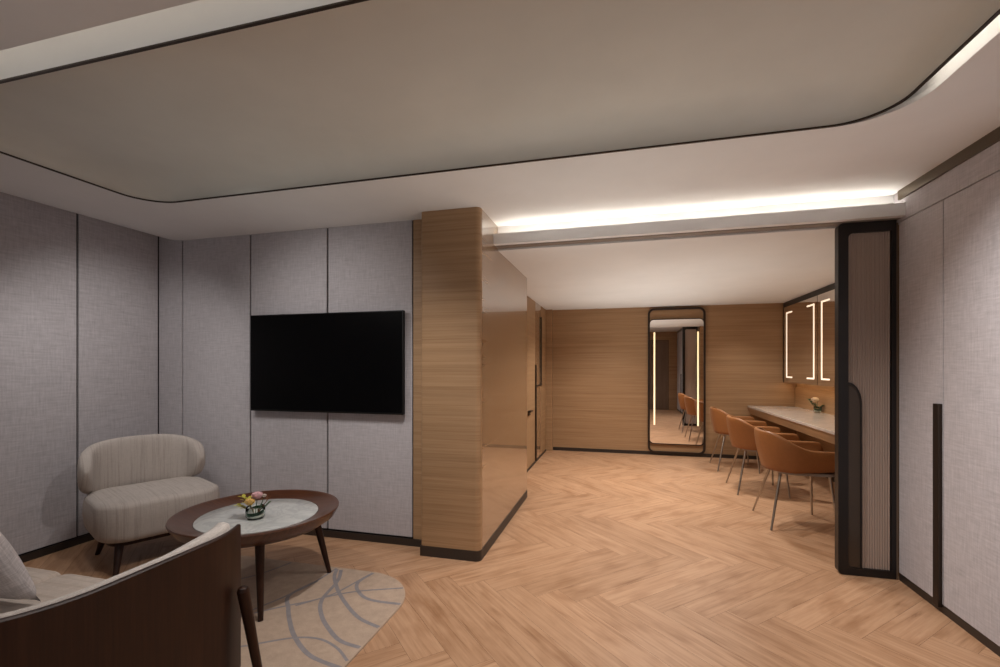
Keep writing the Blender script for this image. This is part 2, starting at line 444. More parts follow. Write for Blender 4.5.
# --- baseboards
BH = 0.05
struct('baseboard_left', BX(XL+0.0005, XL+0.012, YB, YT-0.013, 0, BH), M['skirt'])
struct('baseboard_television', BX(XL+0.0005, XC0-0.001, YT-0.016, YT-0.0035, 0, BH), M['skirt'])
bm = bmesh.new()
r = 0.04
prof = [(XC0-0.004, YT-0.0165), (XC0-0.004, YC-0.004)]
prof += [(XC1+0.004-r+r*math.sin(a), YC-0.004+r-r*math.cos(a)) for a in [PI/2*i/8 for i in range(9)]]
prof += [(XC1+0.004, YC2), (XC1-0.02, YC2), (XC1-0.02, YT-0.0165)]
extr(bm, prof, 'z', 0, 0.069)
struct('baseboard_pier', bm, M['skirt'], smooth='auto')
bm = bmesh.new(); box(bm, XREC+0.095, XV-0.001, YF-0.012, YF-0.0005, 0, 0.05)
struct('baseboard_far', bm, M['skirt'])
struct('baseboard_recess', BX(XREC-0.025, XREC+0.004, YC2+0.001, 7.089, 0, 0.03), M['skirt'])
struct('baseboard_vanity', BX(XV-0.012, XV-0.0005, 3.47, YF-0.013, 0, 0.05), M['skirt'])

# --- lounge ceiling: soffit with a rounded opening, curved up along the left wall
bm = bmesh.new()
OX0, OX1, OY0, OY1 = -3.0, 1.17, 1.075, 2.362
TX0, TX1, TY0, TY1 = -2.992, 1.105, 1.19, 2.354
def rr(x0, x1, y0, y1, r, z, n=14, rmap=None):
    return rrect(x1-x0, y1-y0, r, z, (x0+x1)/2, (y0+y1)/2, n)
inner = rr(OX0, OX1, OY0, OY1, 0.25, ZS)
XS = -3.56
outer = [(XS, YB-0.1, ZS), (XR+0.1, YB-0.1, ZS), (XR+0.1, 3.27, ZS), (XS, 3.27, ZS)]
ov = [bm.verts.new(p) for p in outer]; iv = [bm.verts.new(p) for p in inner]
ed = [bm.edges.new((ov[i], ov[(i+1) % 4])) for i in range(4)] + [bm.edges.new((iv[i], iv[(i+1) % len(iv)])) for i in range(len(iv))]
bmesh.ops.triangle_fill(bm, use_beauty=True, use_dissolve=False, edges=ed)
# pocket wall rising from the edge of the opening (right side and the rest)
up = [bm.verts.new((p[0], p[1], ZS+0.020)) for p in inner]
for i in range(len(iv)):
    j = (i+1) % len(iv); bm.faces.new((iv[i], iv[j], up[j], up[i]))
# soffit curving up to the left wall
strip = []
for i in range(9):
    t = i/8; x = XS+(XL-0.02-XS)*t
    strip.append([bm.verts.new((x, y, ZS+0.065*t*t)) for y in (YB-0.1, 3.27)])
for a, b_ in zip(strip, strip[1:]): bm.faces.new((a[0], a[1], b_[1], b_[0]))
# extension over the trough up to its back wall
vs = [bm.verts.new(p) for p in ((XC1-0.01, 3.27, ZS), (XR+0.1, 3.27, ZS), (XR+0.1, 3.47, ZS), (XC1-0.01, 3.47, ZS))]
bm.faces.new(vs)
# lid of the lounge ceiling void
vs = [bm.verts.new(p) for p in ((XL-0.2, YB-0.2, 2.515), (XR+0.4, YB-0.2, 2.515), (XR+0.4, 3.5, 2.515), (XL-0.2, 3.5, 2.515))]
bm.faces.new(vs)
# pocket walls behind the opening
pk = rr(OX0-0.09, OX1+0.004, OY0-0.09, OY1+0.09, 0.26, ZS+0.003)
pv = [bm.verts.new(p) for p in pk]; pu = [bm.verts.new((p[0], p[1], 2.515)) for p in pk]
for i in range(len(pv)):
    j = (i+1) % len(pv); bm.faces.new((pv[i], pv[j], pu[j], pu[i]))
# dressing-room ceiling
vs = [bm.verts.new(p) for p in ((XREC-0.3, 3.395, ZD), (XV+0.15, 3.395, ZD), (XV+0.15, YF+0.1, ZD), (XREC-0.3, YF+0.1, ZD))]
bm.faces.new(vs)
struct('ceiling', bm, M['paint'])
# raised taupe tray with a rounded cove
bm = bmesh.new()
rings = []
R0, H0, IN0 = 0.21, 0.11, 0.20
def tray(ins, z):
    return rr(TX0+ins, TX1-ins, TY0+ins, TY1-ins, max(R0-ins*0.55, 0.02), z)
rings.append(tray(-0.0, ZS+0.125)); rings.append(tray(-0.0, ZS+0.004))
for i in range(13):
    a = PI/2*i/12
    rings.append(tray(0.008+IN0*(1-math.cos(a)), ZS+0.004+H0*math.sin(a)))
loft(bm, rings, cap0=False, cap1=True)
for f in bm.faces: f.material_index = 1
for f in bm.faces:
    c = f.calc_center_median()
    if all(abs(v.co.z-(ZS+0.125)) < 1e-4 or abs(v.co.z-(ZS+0.004)) < 1e-4 for v in f.verts) and any(v.co.z > ZS+0.1 for v in f.verts): f.material_index = 0
struct('ceiling_tray', bm, [M['paint'], M['taupe']], smooth='auto')
# dark metal lip round the tray
bm = bmesh.new()
loft(bm, [tray(-0.003, ZS+0.003), tray(-0.003, ZS-0.003), tray(0.008, ZS-0.003), tray(0.008, ZS+0.003)], loop=True)
struct('trim_3', bm, M['bronze'])
# light trough over the opening
bm = bmesh.new()
prof = [(3.265, 2.205), (3.265, 2.281), (3.285, 2.281), (3.285, 2.225), (3.39, 2.225), (3.39, ZS+0.05), (3.47, ZS+0.05), (3.47, 2.188), (3.395, 2.188), (3.395, 2.215), (3.315, 2.215), (3.315, 2.205)]
extr(bm, prof, 'x', XC1+0.001, XR+0.005)
struct('trim_4', bm, M['paint'])
bm = bmesh.new(); box(bm, XC1+0.001, XR+0.005, 3.3165, 3.394, 2.2, 2.213)
struct('trim_5', bm, simple('sliding track', (0.26, 0.22, 0.19), 0.5, 0.3))

# cove lights
o = obj('cove_light', BX(XC1+0.02, XR-0.01, 3.365, 3.38, 2.246, 2.256), M['led'])
tag(o, 'warm white light strip hidden in the trough above the opening', 'cove light')
o = obj('cove_light', BX(TX1+0.001, TX1+0.012, 1.25, 2.14, 2.415, 2.423), simple('gap led strip', (1, 1, 1), emit=(1.0, 0.90, 0.76), es=6))
tag(o, 'warm white light strip in the ceiling gap along the right side', 'cove light')
o = obj('cove_light', BX(-2.8, 0.9, 1.02, 1.04, 2.392, 2.40), simple('soft led strip', (1, 1, 1), emit=(1.0, 0.88, 0.74), es=2.0))
tag(o, 'warm white light strip in the ceiling gap nearest the camera', 'cove light')

# ------------------------------------------------------------------ wardrobe on the right wall
wd = thing('wardrobe', 'built-in wardrobe with grey fabric doors and tall bronze pull, on the right', 'wardrobe', (XR, 1.4, 0))
dj = [3.335, 2.934, 2.434, 1.934, 1.434, 0.934, 0.434, -0.066, YB+0.01]
for i, (a, b_) in enumerate(zip(dj, dj[1:])):
    dr = obj('door', BX(0, 0.03, b_+0.0035-1.4, a-0.0035-1.4, 0.048, 2.178), M['panel'], wd)
    if i in (0, 3, 5):
        obj('handle', BX(-0.020, 0.0, b_+0.006-1.4, b_+0.050-1.4, 0.03, 1.105), M['bronze'], dr, bevel=0.002)
obj('carcass', BX(0.032, 0.09, YB-1.4+0.012, 3.337-1.4, 0.0, 2.18), M['joint'], wd)
obj('plinth', BX(0.002, 0.03, YB-1.4+0.012, 3.335-1.4, 0.0, 0.046), M['skirt'], wd)

# ------------------------------------------------------------------ sliding door with fluted glass
def rr_xz(x0, x1, z0, z1, r, y, n=8):
    return [(p[0], y, p[1]) for p in rrect(x1-x0, z1-z0, r, 0, (x0+x1)/2, (z0+z1)/2, n)]
dx = bpy.data.objects.new('door_1', None); COL.objects.link(dx); dx['kind'] = 'structure'
dx.location = (1.477, 3.355, 0)
xo = -1.477
bm = bmesh.new()
A0, A1, B0, B1 = 1.318+xo, 1.626+xo, 0.003, 2.2
I0, I1, J0, J1 = 1.373+xo, 1.602+xo, 0.05, 2.135
def rr4(x0, x1, z0, z1, rl, rs, y, n=8):
    pts = []
    for k, (sx, sz, r) in enumerate(((1, 1, rs), (-1, 1, rl), (-1, -1, rl), (1, -1, rs))):
        ex = x1 if sx > 0 else x0; ez = z1 if sz > 0 else z0
        for i in range(n+1):
            a = PI/2*(k+i/n)
            pts.append((ex-sx*r+r*math.cos(a), y, ez-sz*r+r*math.sin(a)))
    return pts
loft(bm, [rr4(A0, A1, B0, B1, 0.03, 0.004, -0.025), rr4(A0, A1, B0, B1, 0.03, 0.004, 0.025), rr4(I0, I1, J0, J1, 0.03, 0.004, 0.025), rr4(I0, I1, J0, J1, 0.03, 0.004, -0.025)], loop=True)
obj('frame', bm, M['black'], dx, smooth='auto')
bm = bmesh.new()
nfl = 17; pts_f = []; pts_b = []
for i in range(nfl*6+1):
    x = I0+(I1-I0)*i/(nfl*6)
    pts_f.append((x, -0.006-0.0065*abs(math.sin(PI*i/6))))
prof = pts_f+[(I1, 0.004), (I0, 0.004)]
extr(bm, prof, 'z', J0, J1)
obj('fluted_glass', bm, M['fluted'], dx, smooth='auto')
P1, PZ, PR = 1.446+xo, 1.205, 0.075
bm = bmesh.new()
def pullprof(x1, z1, r): return [(I0+0.001, J0+0.001), (x1, J0+0.001)]+[(x1-r+r*math.cos(a), z1-r*1.8+1.8*r*math.sin(a)) for a in [PI/2*i/10 for i in range(11)]]+[(I0+0.001, z1)]
extr(bm, pullprof(P1-0.008, PZ-0.012, PR-0.006), 'y', -0.020, -0.0096)
pp = obj('pull_panel', bm, M['smoked'], dx); pp['label'] = 'smoked panel with rounded corner'
bm = bmesh.new()
po, pi_ = pullprof(P1, PZ, PR)[1:], pullprof(P1-0.008, PZ-0.012, PR-0.006)[1:]
loft(bm, [[(a[0], -0.024, a[1]), (a[0], -0.0095, a[1]), (b_[0], -0.0095, b_[1]), (b_[0], -0.024, b_[1])] for a, b_ in zip(po, pi_)])
obj('pull_edge', bm, M['black'], dx, smooth='auto')

# ------------------------------------------------------------------ storage cupboard in the recess
cb = thing('cupboard', 'tall oak storage cupboard with slim dark pulls beyond the wood pier', 'cupboard', (XREC, 5.8, 0))
cj = [YC2+0.006, 5.30, 6.16, 6.60, 7.018]
for i, (a, b_) in enumerate(zip(cj, cj[1:])):
    dr = obj('door', BX(-0.022, 0, a+0.003-5.8, b_-0.003-5.8, 0.032, 2.185), M['veneer'] if i != 2 else M['gloss'], cb)
    if i == 1:
        obj('handle', BX(0, 0.022, 6.135-5.8, 6.155-5.8, 0.032, 1.33), M['bronze'], dr)
        bm = bmesh.new(); box(bm, 0, 0.045, 5.62-5.8, 5.78-5.8, 0.735, 0.75); box(bm, 0, 0.012, 5.64-5.8, 5.76-5.8, 0.69, 0.735)
        obj('handle', bm, M['bronze'], dr)
    if i == 2:
        obj('handle', BX(0, 0.018, 6.575-5.8, 6.595-5.8, 1.03, 2.02), M['bronze'], dr)
        obj('handle', BX(0, 0.022, 6.20-5.8, 6.62-5.8, 1.035, 1.048), M['bronze'], dr)

# ------------------------------------------------------------------ television
tv = thing('television', 'wide black flat television mounted on the grey panelled wall', 'television', (-2.17, 3.02, 0.955))
obj('case', BX(-0.67, 0.655, 0.0, 0.035, 0, 0.754), M['bezel'], tv, bevel=0.003)
bm = bmesh.new(); box(bm, -0.662, 0.647, -0.0015, 0.0, 0.014, 0.746)
obj('screen', bm, M['screen'], tv)
bm = bmesh.new(); box(bm, -0.25, 0.25, 0.035, 0.059, 0.2, 0.55)
obj('wall_bracket', bm, M['bezel'], tv)

# ------------------------------------------------------------------ standing wall mirror
mr = thing('wall_mirror', 'tall rounded mirror with two glowing light strips on the far wall', 'mirror', (0.78, YF-0.001, 0))
def ring_xz(bm, o, i, y0, y1):
    loft(bm, [o(y0), o(y1), i(y1), i(y0)], loop=True)
x0, x1 = -0.395, 0.395
bm = bmesh.new()
ring_xz(bm, lambda y: rr_xz(x0, x1, 0.035, 2.165, 0.09, y), lambda y: rr_xz(x0+0.028, x1-0.028, 0.063, 2.137, 0.065, y), -0.045, -0.001)
obj('frame', bm, M['bronze'], mr, smooth='auto')
bm = bmesh.new(); loft(bm, [rr_xz(x0+0.02, x1-0.02, 0.055, 2.145, 0.07, y) for y in (-0.02, -0.004)])
obj('back_panel', bm, M['veneer'], mr)
bm = bmesh.new()
ring_xz(bm, lambda y: rr_xz(x0+0.016, x1-0.016, 0.168, 2.005, 0.065, y), lambda y: rr_xz(x0+0.028, x1-0.028, 0.180, 1.993, 0.055, y), -0.056, -0.021)
obj('inner_frame', bm, M['bronze'], mr, smooth='auto')
bm = bmesh.new(); loft(bm, [rr_xz(x0+0.027, x1-0.027, 0.179, 1.994, 0.055, y) for y in (-0.050, -0.022)])
obj('mirror_glass', bm, M['mirror'], mr)
for cx_ in (-0.305, 0.292):
    obj('light_strip', BX(cx_-0.011, cx_+0.011, -0.054, -0.0505, 0.45, 1.81), M['led_mirror'], mr)

# ------------------------------------------------------------------ vanity counter, cabinet
vc = thing('vanity_counter', 'long cream stone vanity counter along the dressing room wall', 'counter', (XV-0.003, 5.3, 0))
y0, y1 = 3.5-5.3, YF-0.014-5.3
bm = bmesh.new(); box(bm, 1.73-XV, 0, y0, y1, 0.728, 0.757)
obj('stone_top', bm, M['stone'], vc, bevel=0.004)
bm = bmesh.new(); extr(bm, [(1.737-XV, 0.7275), (0, 0.7275), (0, 0.60), (1.762-XV, 0.64)], 'y', y0+0.002, y1-0.002)
obj('apron', bm, M['veneer'], vc)
bm = bmesh.new(); box(bm, -0.018, -0.0, y0, y1, 0.758, 1.02)
obj('backsplash', bm, M['veneer'], vc)

mc = thing('mirror_cabinet', 'mirrored cabinet with bracket lights above the vanity counter', 'cabinet', (2.18, 5.4, 1.09))
y1 = YF-0.002-5.4; yj = [y1-0.03, 6.02-5.4, 4.86-5.4, 3.70-5.4]
obj('body', BX(0.016, XV-0.003-2.18, yj[-1], y1, 0, 1.03), M['veneer'], mc)
obj('cornice', BX(0.0, XV-0.003-2.18, yj[-1], y1, 1.032, 1.097), M['black'], mc)
bm = bmesh.new(); box(bm, 0.04, 0.06, yj[-1]+0.05, y1-0.05, -0.0025, -0.0005)
obj('under_light', bm, simple('warm shelf light', (1, 1, 1), emit=(1.0, 0.62, 0.30), es=9), mc)
obj('end_trim', BX(-0.004, 0.016, yj[0]+0.002, y1, 0, 1.03), M['bronze'], mc)
for i, (a, b_) in enumerate(zip(yj, yj[1:])):
    dr = obj('door', BX(-0.004, 0.015, b_+0.006, a-0.006, 0.0, 1.03), M['mirror'], mc)
    for s, yb in ((-1, a-0.115), (1, b_+0.105)):
        bm = bmesh.new()
        lo, hi = 0.065, 0.95
        box(bm, -0.008, -0.0045, yb-0.010, yb+0.010, lo, hi)
        fy = yb+s*0.20
        for z in (lo, hi-0.018): box(bm, -0.008, -0.0045, min(yb+s*0.010, fy), max(yb+s*0.010, fy), z, z+0.018)
        obj('light_strip', bm, M['led_cabinet'], dr)

# ------------------------------------------------------------------ tub chairs
def tub_chair():
    t = thing('tub_chair', 'orange leather tub chair nearest the sliding door at the vanity counter', 'chair', (1.39, 4.35, 0), group='tub chairs at the vanity counter')
    hw, back, front = 0.285, -0.275, 0.33
    r = 0.25
    def plan(s, sc):
        # s in [0,1]: right arm front -> round the back -> left arm front
        segs = []
        straight = front-(back+r)
        arc = PI/2*r; mid = 2*(hw-r)
        tot = 2*straight+2*arc+mid; d = s*tot
        if d < straight: x, y, nx, ny = front-d, -hw, 0, -1
        elif d < straight+arc:
            a = (d-straight)/r; x, y, nx, ny = back+r-r*math.sin(a), -hw+r-r*math.cos(a), -math.sin(a), -math.cos(a)
        elif d < straight+arc+mid: x, y, nx, ny = back, -hw+r+(d-straight-arc), -1, 0
        elif d < straight+2*arc+mid:
            a = (d-straight-arc-mid)/r; x, y, nx, ny = back+r-r*math.cos(a), hw-r+r*math.sin(a), -math.cos(a), math.sin(a)
        else: x, y, nx, ny = back+r+(d-straight-2*arc-mid), hw, 0, 1
        return (x*sc[0]+sc[2], y*sc[1], nx, ny)
    rings = []
    NS = 48; th = 0.035
    for k in range(NS+1):
        s = k/NS
        c = abs(s-0.5)*2
        # top edge: high round the back, sweeping down to the arms
        e = max(0, min(1, (c-0.22)/0.45)); e = e*e*(3-2*e)
        zt = 0.775-0.13*e-0.01*max(0, c-0.8)
        zb = 0.455+0.03*max(0, (c-0.5)/0.5)
        endf = 1.0 if c < 0.93 else math.sqrt(max(0.0, 1-((c-0.93)/0.07)**2))*0.85+0.15
        ring = []
        M_ = 9
        for i in range(M_+1):
            q = i/M_; sc = 0.80+0.20*math.sin(q*PI/2*0.9+0.06)/math.sin(PI/2*0.9+0.06)
            x, y, nx, ny = plan(s, (sc, sc, 0.0))
            ring.append((x, y, zb+(zt-th*0.5-zb)*q*endf+(zt-zb)*0.25*(1-endf)))
        zc = ring[-1][2]
        x, y, nx, ny = plan(s, (1, 1, 0))
        for i in range(1, 6):
            a = PI*i/6
            ring.append((x-nx*th*0.5*(1-math.cos(a)), y-ny*th*0.5*(1-math.cos(a)), zc+th*0.5*math.sin(a)))
        for i in range(M_, -1, -1):
            q = i/M_; sc = 0.80+0.20*math.sin(q*PI/2*0.9+0.06)/math.sin(PI/2*0.9+0.06)
            x, y, nx, ny = plan(s, (sc, sc, 0.0))
            ring.append((x-nx*th, y-ny*th, zb+(zc-zb)*q+0.004*(1-q)))
        rings.append(ring)
    bm = bmesh.new(); loft(bm, rings)
    obj('shell', bm, M['leather'], t, smooth=True)
    bm = bmesh.new(); rbox(bm, 0.50, 0.40, 0.12, 0.462, 0.525, 0.022, 0.035, 0, 0.008)
    obj('seat_cushion', bm, M['leather'], t, smooth=True)
    bm = bmesh.new(); rbox(bm, 0.44, 0.43, 0.12, 0.435, 0.4615, 0.008, 0.07, 0)
    obj('seat_pan', bm, M['pan'], t, smooth='auto')
    for sx in (-1, 1):
        for sy in (-1, 1):
            bm = bmesh.new(); tube(bm, (-0.13 if sx < 0 else 0.20, sy*(0.13 if sx < 0 else 0.19), 0.436), (sx*0.235, sy*0.262, 0.0), 0.012, 0.008)
            obj('leg', bm, M['steel'], t, smooth='auto')
    return t
def dup(root, loc, rotz, label, group=None):
    r_ = root.copy(); COL.objects.link(r_); r_.location = loc; r_.rotation_euler = (0, 0, rotz); r_['label'] = label
    for ch in list(root.children):
        c = ch.copy(); COL.objects.link(c); c.parent = r_
        for g in ch.children:
            d = g.copy(); COL.objects.link(d); d.parent = c
    return r_
ch = tub_chair()
dup(ch, (1.38, 5.39, 0), 0.0, 'orange leather tub chair in the middle of the three at the counter')
dup(ch, (1.40, 6.49, 0), 0.0, 'orange leather tub chair closest to the tall wall mirror')

# ------------------------------------------------------------------ rug
bm = bmesh.new()
RX0, RX1, RY0, RY1, RR = -2.8, -1.152, 1.0, 2.60, 0.36
rings = [rr(RX0, RX1, RY0, RY1, RR, 0.0), rr(RX0, RX1, RY0, RY1, RR, 0.008), rr(RX0+0.004, RX1-0.004, RY0+0.004, RY1-0.004, RR-0.004, 0.011)]
loft(bm, rings)
curves = [
 [(-2.5, 1.3), (-2.1, 1.55), (-1.69, 1.75), (-1.63, 1.79), (-1.5, 1.87), (-1.38, 1.89), (-1.26, 1.85), (-1.16, 1.78)],
 [(-1.77, 2.4), (-1.81, 2.21), (-1.72, 2.09), (-1.62, 1.98), (-1.5, 1.87), (-1.34, 1.77), (-1.16, 1.73)],
 [(-1.72, 2.57), (-1.65, 2.43), (-1.6, 2.21), (-1.5, 2.07), (-1.37, 1.96), (-1.27, 1.9), (-1.16, 1.88)],
 [(-1.75, 2.57), (-1.70, 2.47), (-1.58, 2.33), (-1.45, 2.21), (-1.3, 2.1), (-1.16, 2.05)],
 [(-1.50, 2.58), (-1.52, 2.44), (-1.45, 2.34), (-1.34, 2.28), (-1.16, 2.28)],
 [(-2.6, 1.4), (-2.1, 1.76), (-1.82, 2.04), (-1.66, 2.18), (-1.58, 2.26), (-1.46, 2.35), (-1.23, 2.45)],
 [(-1.76, 2.58), (-1.78, 2.34), (-1.82, 2.21), (-1.86, 2.1), (-2.0, 1.8), (-2.3, 1.5)],
 [(-1.52, 2.52), (-1.56, 2.34), (-1.60, 2.25), (-1.7, 2.12)],
 [(-2.7, 2.3), (-2.4, 2.2), (-2.2, 2.35), (-2.1, 2.58)],
 [(-2.75, 1.9), (-2.3, 2.0), (-2.0, 1.7), (-1.9, 1.2)],
 [(-1.9, 1.05), (-1.6, 1.35), (-1.3, 1.3), (-1.2, 1.2)],
]
def catmull(p, n=10):
    out = []
    q = [p[0]]+p+[p[-1]]
    for i in range(1, len(q)-2):
        for k in range(n):
            t = k/n
            out.append(tuple(0.5*((2*q[i][a])+(-q[i-1][a]+q[i+1][a])*t+(2*q[i-1][a]-5*q[i][a]+4*q[i+1][a]-q[i+2][a])*t*t+(-q[i-1][a]+3*q[i][a]-3*q[i+1][a]+q[i+2][a])*t**3) for a in (0, 1)))
    out.append(p[-1]); return out
for ci, c in enumerate(curves):
    pts = catmull(c); prev = None; hwid = 0.011 if ci in (1, 2, 3, 4) else 0.007
    for i, p in enumerate(pts):
        a, b_ = pts[max(0, i-1)], pts[min(len(pts)-1, i+1)]
        d = Vector((b_[0]-a[0], b_[1]-a[1])).normalized(); nrm = Vector((-d.y, d.x))
        z = 0.0116+ci*0.00003
        cur = (bm.verts.new((p[0]+nrm.x*hwid, p[1]+nrm.y*hwid, z)), bm.verts.new((p[0]-nrm.x*hwid, p[1]-nrm.y*hwid, z)))
        if prev:
            f = bm.faces.new((prev[0], prev[1], cur[1], cur[0])); f.material_index = 1
        prev = cur
o = obj('rug', bm, [M['rug'], M['rugline']])
tag(o, 'beige rug with sweeping grey line curves under the coffee table', 'rug')

# ------------------------------------------------------------------ coffee table
ct = thing('coffee_table', 'round walnut coffee table with white marble inset and splayed legs', 'table', (-2.04, 2.235, 0.0115))
bm = bmesh.new()
lathe(bm, [(0.20, 0.352), (0.30, 0.355), (0.365, 0.372), (0.415, 0.405), (0.436, 0.440), (0.441, 0.452), (0.438, 0.4585), (0.430, 0.459), (0.420, 0.455), (0.38, 0.440), (0.325, 0.4285), (0.322, 0.424), (0.2, 0.424)], 96)
obj('tabletop', bm, M['walnut_top'], ct, smooth='auto')
bm = bmesh.new(); lathe(bm, [(0.32, 0.4245), (0.321, 0.4285), (0.318, 0.431), (0.2, 0.431)], 96)
obj('marble_inset', bm, M['marble'], ct, smooth='auto')
for sx in (-1, 1):
    for sy in (-1, 1):
        bm = bmesh.new(); tube(bm, (sx*0.22-0.01, sy*0.225, 0.365), (0.27 if sx > 0 else -0.26, sy*0.285, 0.0), 0.024, 0.013, 16)
        obj('leg', bm, M['walnut'], ct, smooth='auto')

# ------------------------------------------------------------------ flowers
def blossom(bm, c, r, seedv=0):
    rnd = random.Random(seedv)
    c = Vector(c)
    def petal(az, tilt, ln, wd_, curl):
        rows = []
        for i in range(5):
            t = i/4; row = []
            for j in range(-2, 3):
                s_ = j/2*wd_*math.sin(PI*(0.18+0.72*t))
                x = ln*t*math.cos(tilt+curl*t); z = ln*t*math.sin(tilt+curl*t)
                x2 = x-abs(s_)*0.25*(1-t)
                p = Vector((x2*math.cos(az)-s_*math.sin(az), x2*math.sin(az)+s_*math.cos(az), z+abs(s_)*0.35))
                row.append(bm.verts.new(c+p))
            rows.append(row)
        for a, b_ in zip(rows, rows[1:]):
            for j in range(4): bm.faces.new((a[j], a[j+1], b_[j+1], b_[j]))
    for ring_, (n, tilt, ln) in enumerate(((6, 0.25, 1.0), (6, 0.6, 0.95), (5, 0.95, 0.9), (4, 1.25, 0.85))):
        for k in range(n):
            petal(2*PI*k/n+ring_*0.5+rnd.uniform(-.1, .1), tilt, r*ln, r*0.62, 0.7)
def leaf(bm, p, d, ln, wd_, droop=0.4):
    p = Vector(p); d = Vector(d).normalized(); side = d.cross(Vector((0, 0, 1))).normalized(); up_ = side.cross(d)
    prev = None
    for i in range(7):
        t = i/6; c = p+d*ln*t-up_*droop*ln*t*t*0.5
        hw_ = wd_*math.sin(PI*min(1, 0.08+0.92*t))**0.8*0.5
        cur = (bm.verts.new(c-side*hw_+up_*hw_*0.3), bm.verts.new(c), bm.verts.new(c+side*hw_+up_*hw_*0.3))
        if prev:
            bm.faces.new((prev[0], prev[1], cur[1], cur[0])); bm.faces.new((prev[1], prev[2], cur[2], cur[1]))
        prev = cur
def vase(loc, r, h, label):
    t = thing('glass_vase', label, 'vase', loc)
    bm = bmesh.new()
    lathe(bm, [(r*0.7, 0), (r*0.9, 0.003), (r, h*0.25), (r*1.02, h*0.6), (r*0.95, h), (r*0.89, h), (r*0.96, h*0.6), (r*0.93, h*0.25), (r*0.8, 0.007), (r*0.3, 0.006)], 32)
    obj('glass_bowl', bm, M['glass'], t, smooth=True)
    bm = bmesh.new()
    for k, tilt in enumerate((0.22,)):
        rings = []
        for i in range(33):
            a = 2*PI*i/32; z = h*0.60+r*tilt*math.sin(a+k); rad = r*(0.92-0.025*k)
            rings.append([(rad*math.cos(a), rad*math.sin(a), z-h*0.13), (rad*math.cos(a), rad*math.sin(a), z+h*0.13), ((rad-.001)*math.cos(a), (rad-.001)*math.sin(a), z+h*0.13), ((rad-.001)*math.cos(a), (rad-.001)*math.sin(a), z-h*0.13)])
        loft(bm, rings)
    lw = obj('leaf_band', bm, M['leaf_dark'], t, smooth='auto'); lw['label'] = 'dark green leaf wound inside the bowl'
    bm = bmesh.new(); lathe(bm, [(r*0.72, 0.0075), (r*0.88, h*0.3), (r*0.88, h*0.36)], 24)
    obj('water', bm, simple('pale water', (0.75, 0.73, 0.68), 0.15), t, smooth='auto')
    return t
vx, vy, vz = -2.005, 2.17, 0.0115+0.431
vase((vx, vy, vz), 0.050, 0.068, 'small clear glass vase with green leaf band on the coffee table')
def flower(name, label, cat, c, r, m, base, seedv, group=None, stem=True):
    bm = bmesh.new(); blossom(bm, (0, 0, 0), r, seedv)
    t = thing(name, label, cat, c, group=group)
    obj('petals', bm, m, t, smooth=True)
    d = Vector(base)-Vector(c)
    bm = bmesh.new(); tube(bm, (0, 0, 0.004), d, 0.002, n=6)
    obj('stem', bm, M['leaf'], t)
G = 'roses in the coffee table vase'
RT = Vector((math.cos(YAW), math.sin(YAW), 0)); FW = Vector((-math.sin(YAW), math.cos(YAW), 0))
def vp(a, f_, z): return Vector((vx, vy, vz))+RT*a+FW*f_+Vector((0, 0, z))
flower('rose', 'pink rose, the largest bloom in the coffee table vase', 'flower', vp(0.005, 0.01, 0.105), 0.042, M['pink'], vp(0.0, 0.0, 0.02), 1, G)
flower('rose', 'yellow rose at the front of the coffee table vase', 'flower', vp(-0.018, -0.025, 0.080), 0.038, M['yellow'], vp(-0.01, 0.0, 0.02), 2, G)
flower('rose', 'small white bloom behind the pink rose on the coffee table', 'flower', vp(0.042, 0.015, 0.115), 0.018, M['white_petal'], vp(0.01, 0.005, 0.02), 3, G)
def sprig(name, label, cat, base, tips, m, ln, wd_):
    t = thing(name, label, cat, base); base = Vector(base)
    bm = bmesh.new(); bl = bmesh.new()
    for tip in tips:
        d = Vector(tip)-base
        tube(bm, (0, 0, 0), d, 0.0018, 0.001, 6)
        for q in (0.55, 0.75, 0.95):
            for s_ in (-1, 1):
                dd = d.normalized()+Vector((-d.y, d.x, 0)).normalized()*s_*0.8
                leaf(bl, d*q, dd, ln, wd_)
    obj('stem', bm, M['twig'], t); obj('leaves', bl, m, t, smooth=True)
sprig('foliage_sprig', 'yellow green leafy sprig leaning left from the coffee table vase', 'foliage', vp(-0.01, 0.0, 0.03), [vp(-0.075, 0.01, 0.115), vp(-0.05, 0.02, 0.10), vp(-0.085, -0.01, 0.075)], M['yellow_leaf'], 0.036, 0.02)
sprig('foliage_sprig', 'dark green leafy sprig on the right of the coffee table vase', 'foliage', vp(0.015, 0.0, 0.03), [vp(0.055, -0.01, 0.07), vp(0.065, 0.015, 0.08), vp(0.03, -0.03, 0.07)], M['leaf'], 0.028, 0.014)
bm = bmesh.new(); tube(bm, (0, 0, 0), vp(0.085, 0.0, 0.125)-vp(0.012, 0, 0.03), 0.0022, 0.0014, 6)
tube(bm, (vp(0.085, 0.0, 0.125)-vp(0.012, 0, 0.03))*0.7, vp(0.062, 0.01, 0.122)-vp(0.012, 0, 0.03), 0.0015, 0.001, 6)
tag(obj('twig', bm, M['twig'], loc=vp(0.012, 0, 0.03)), 'thin brown twig rising right from the coffee table vase', 'twig')
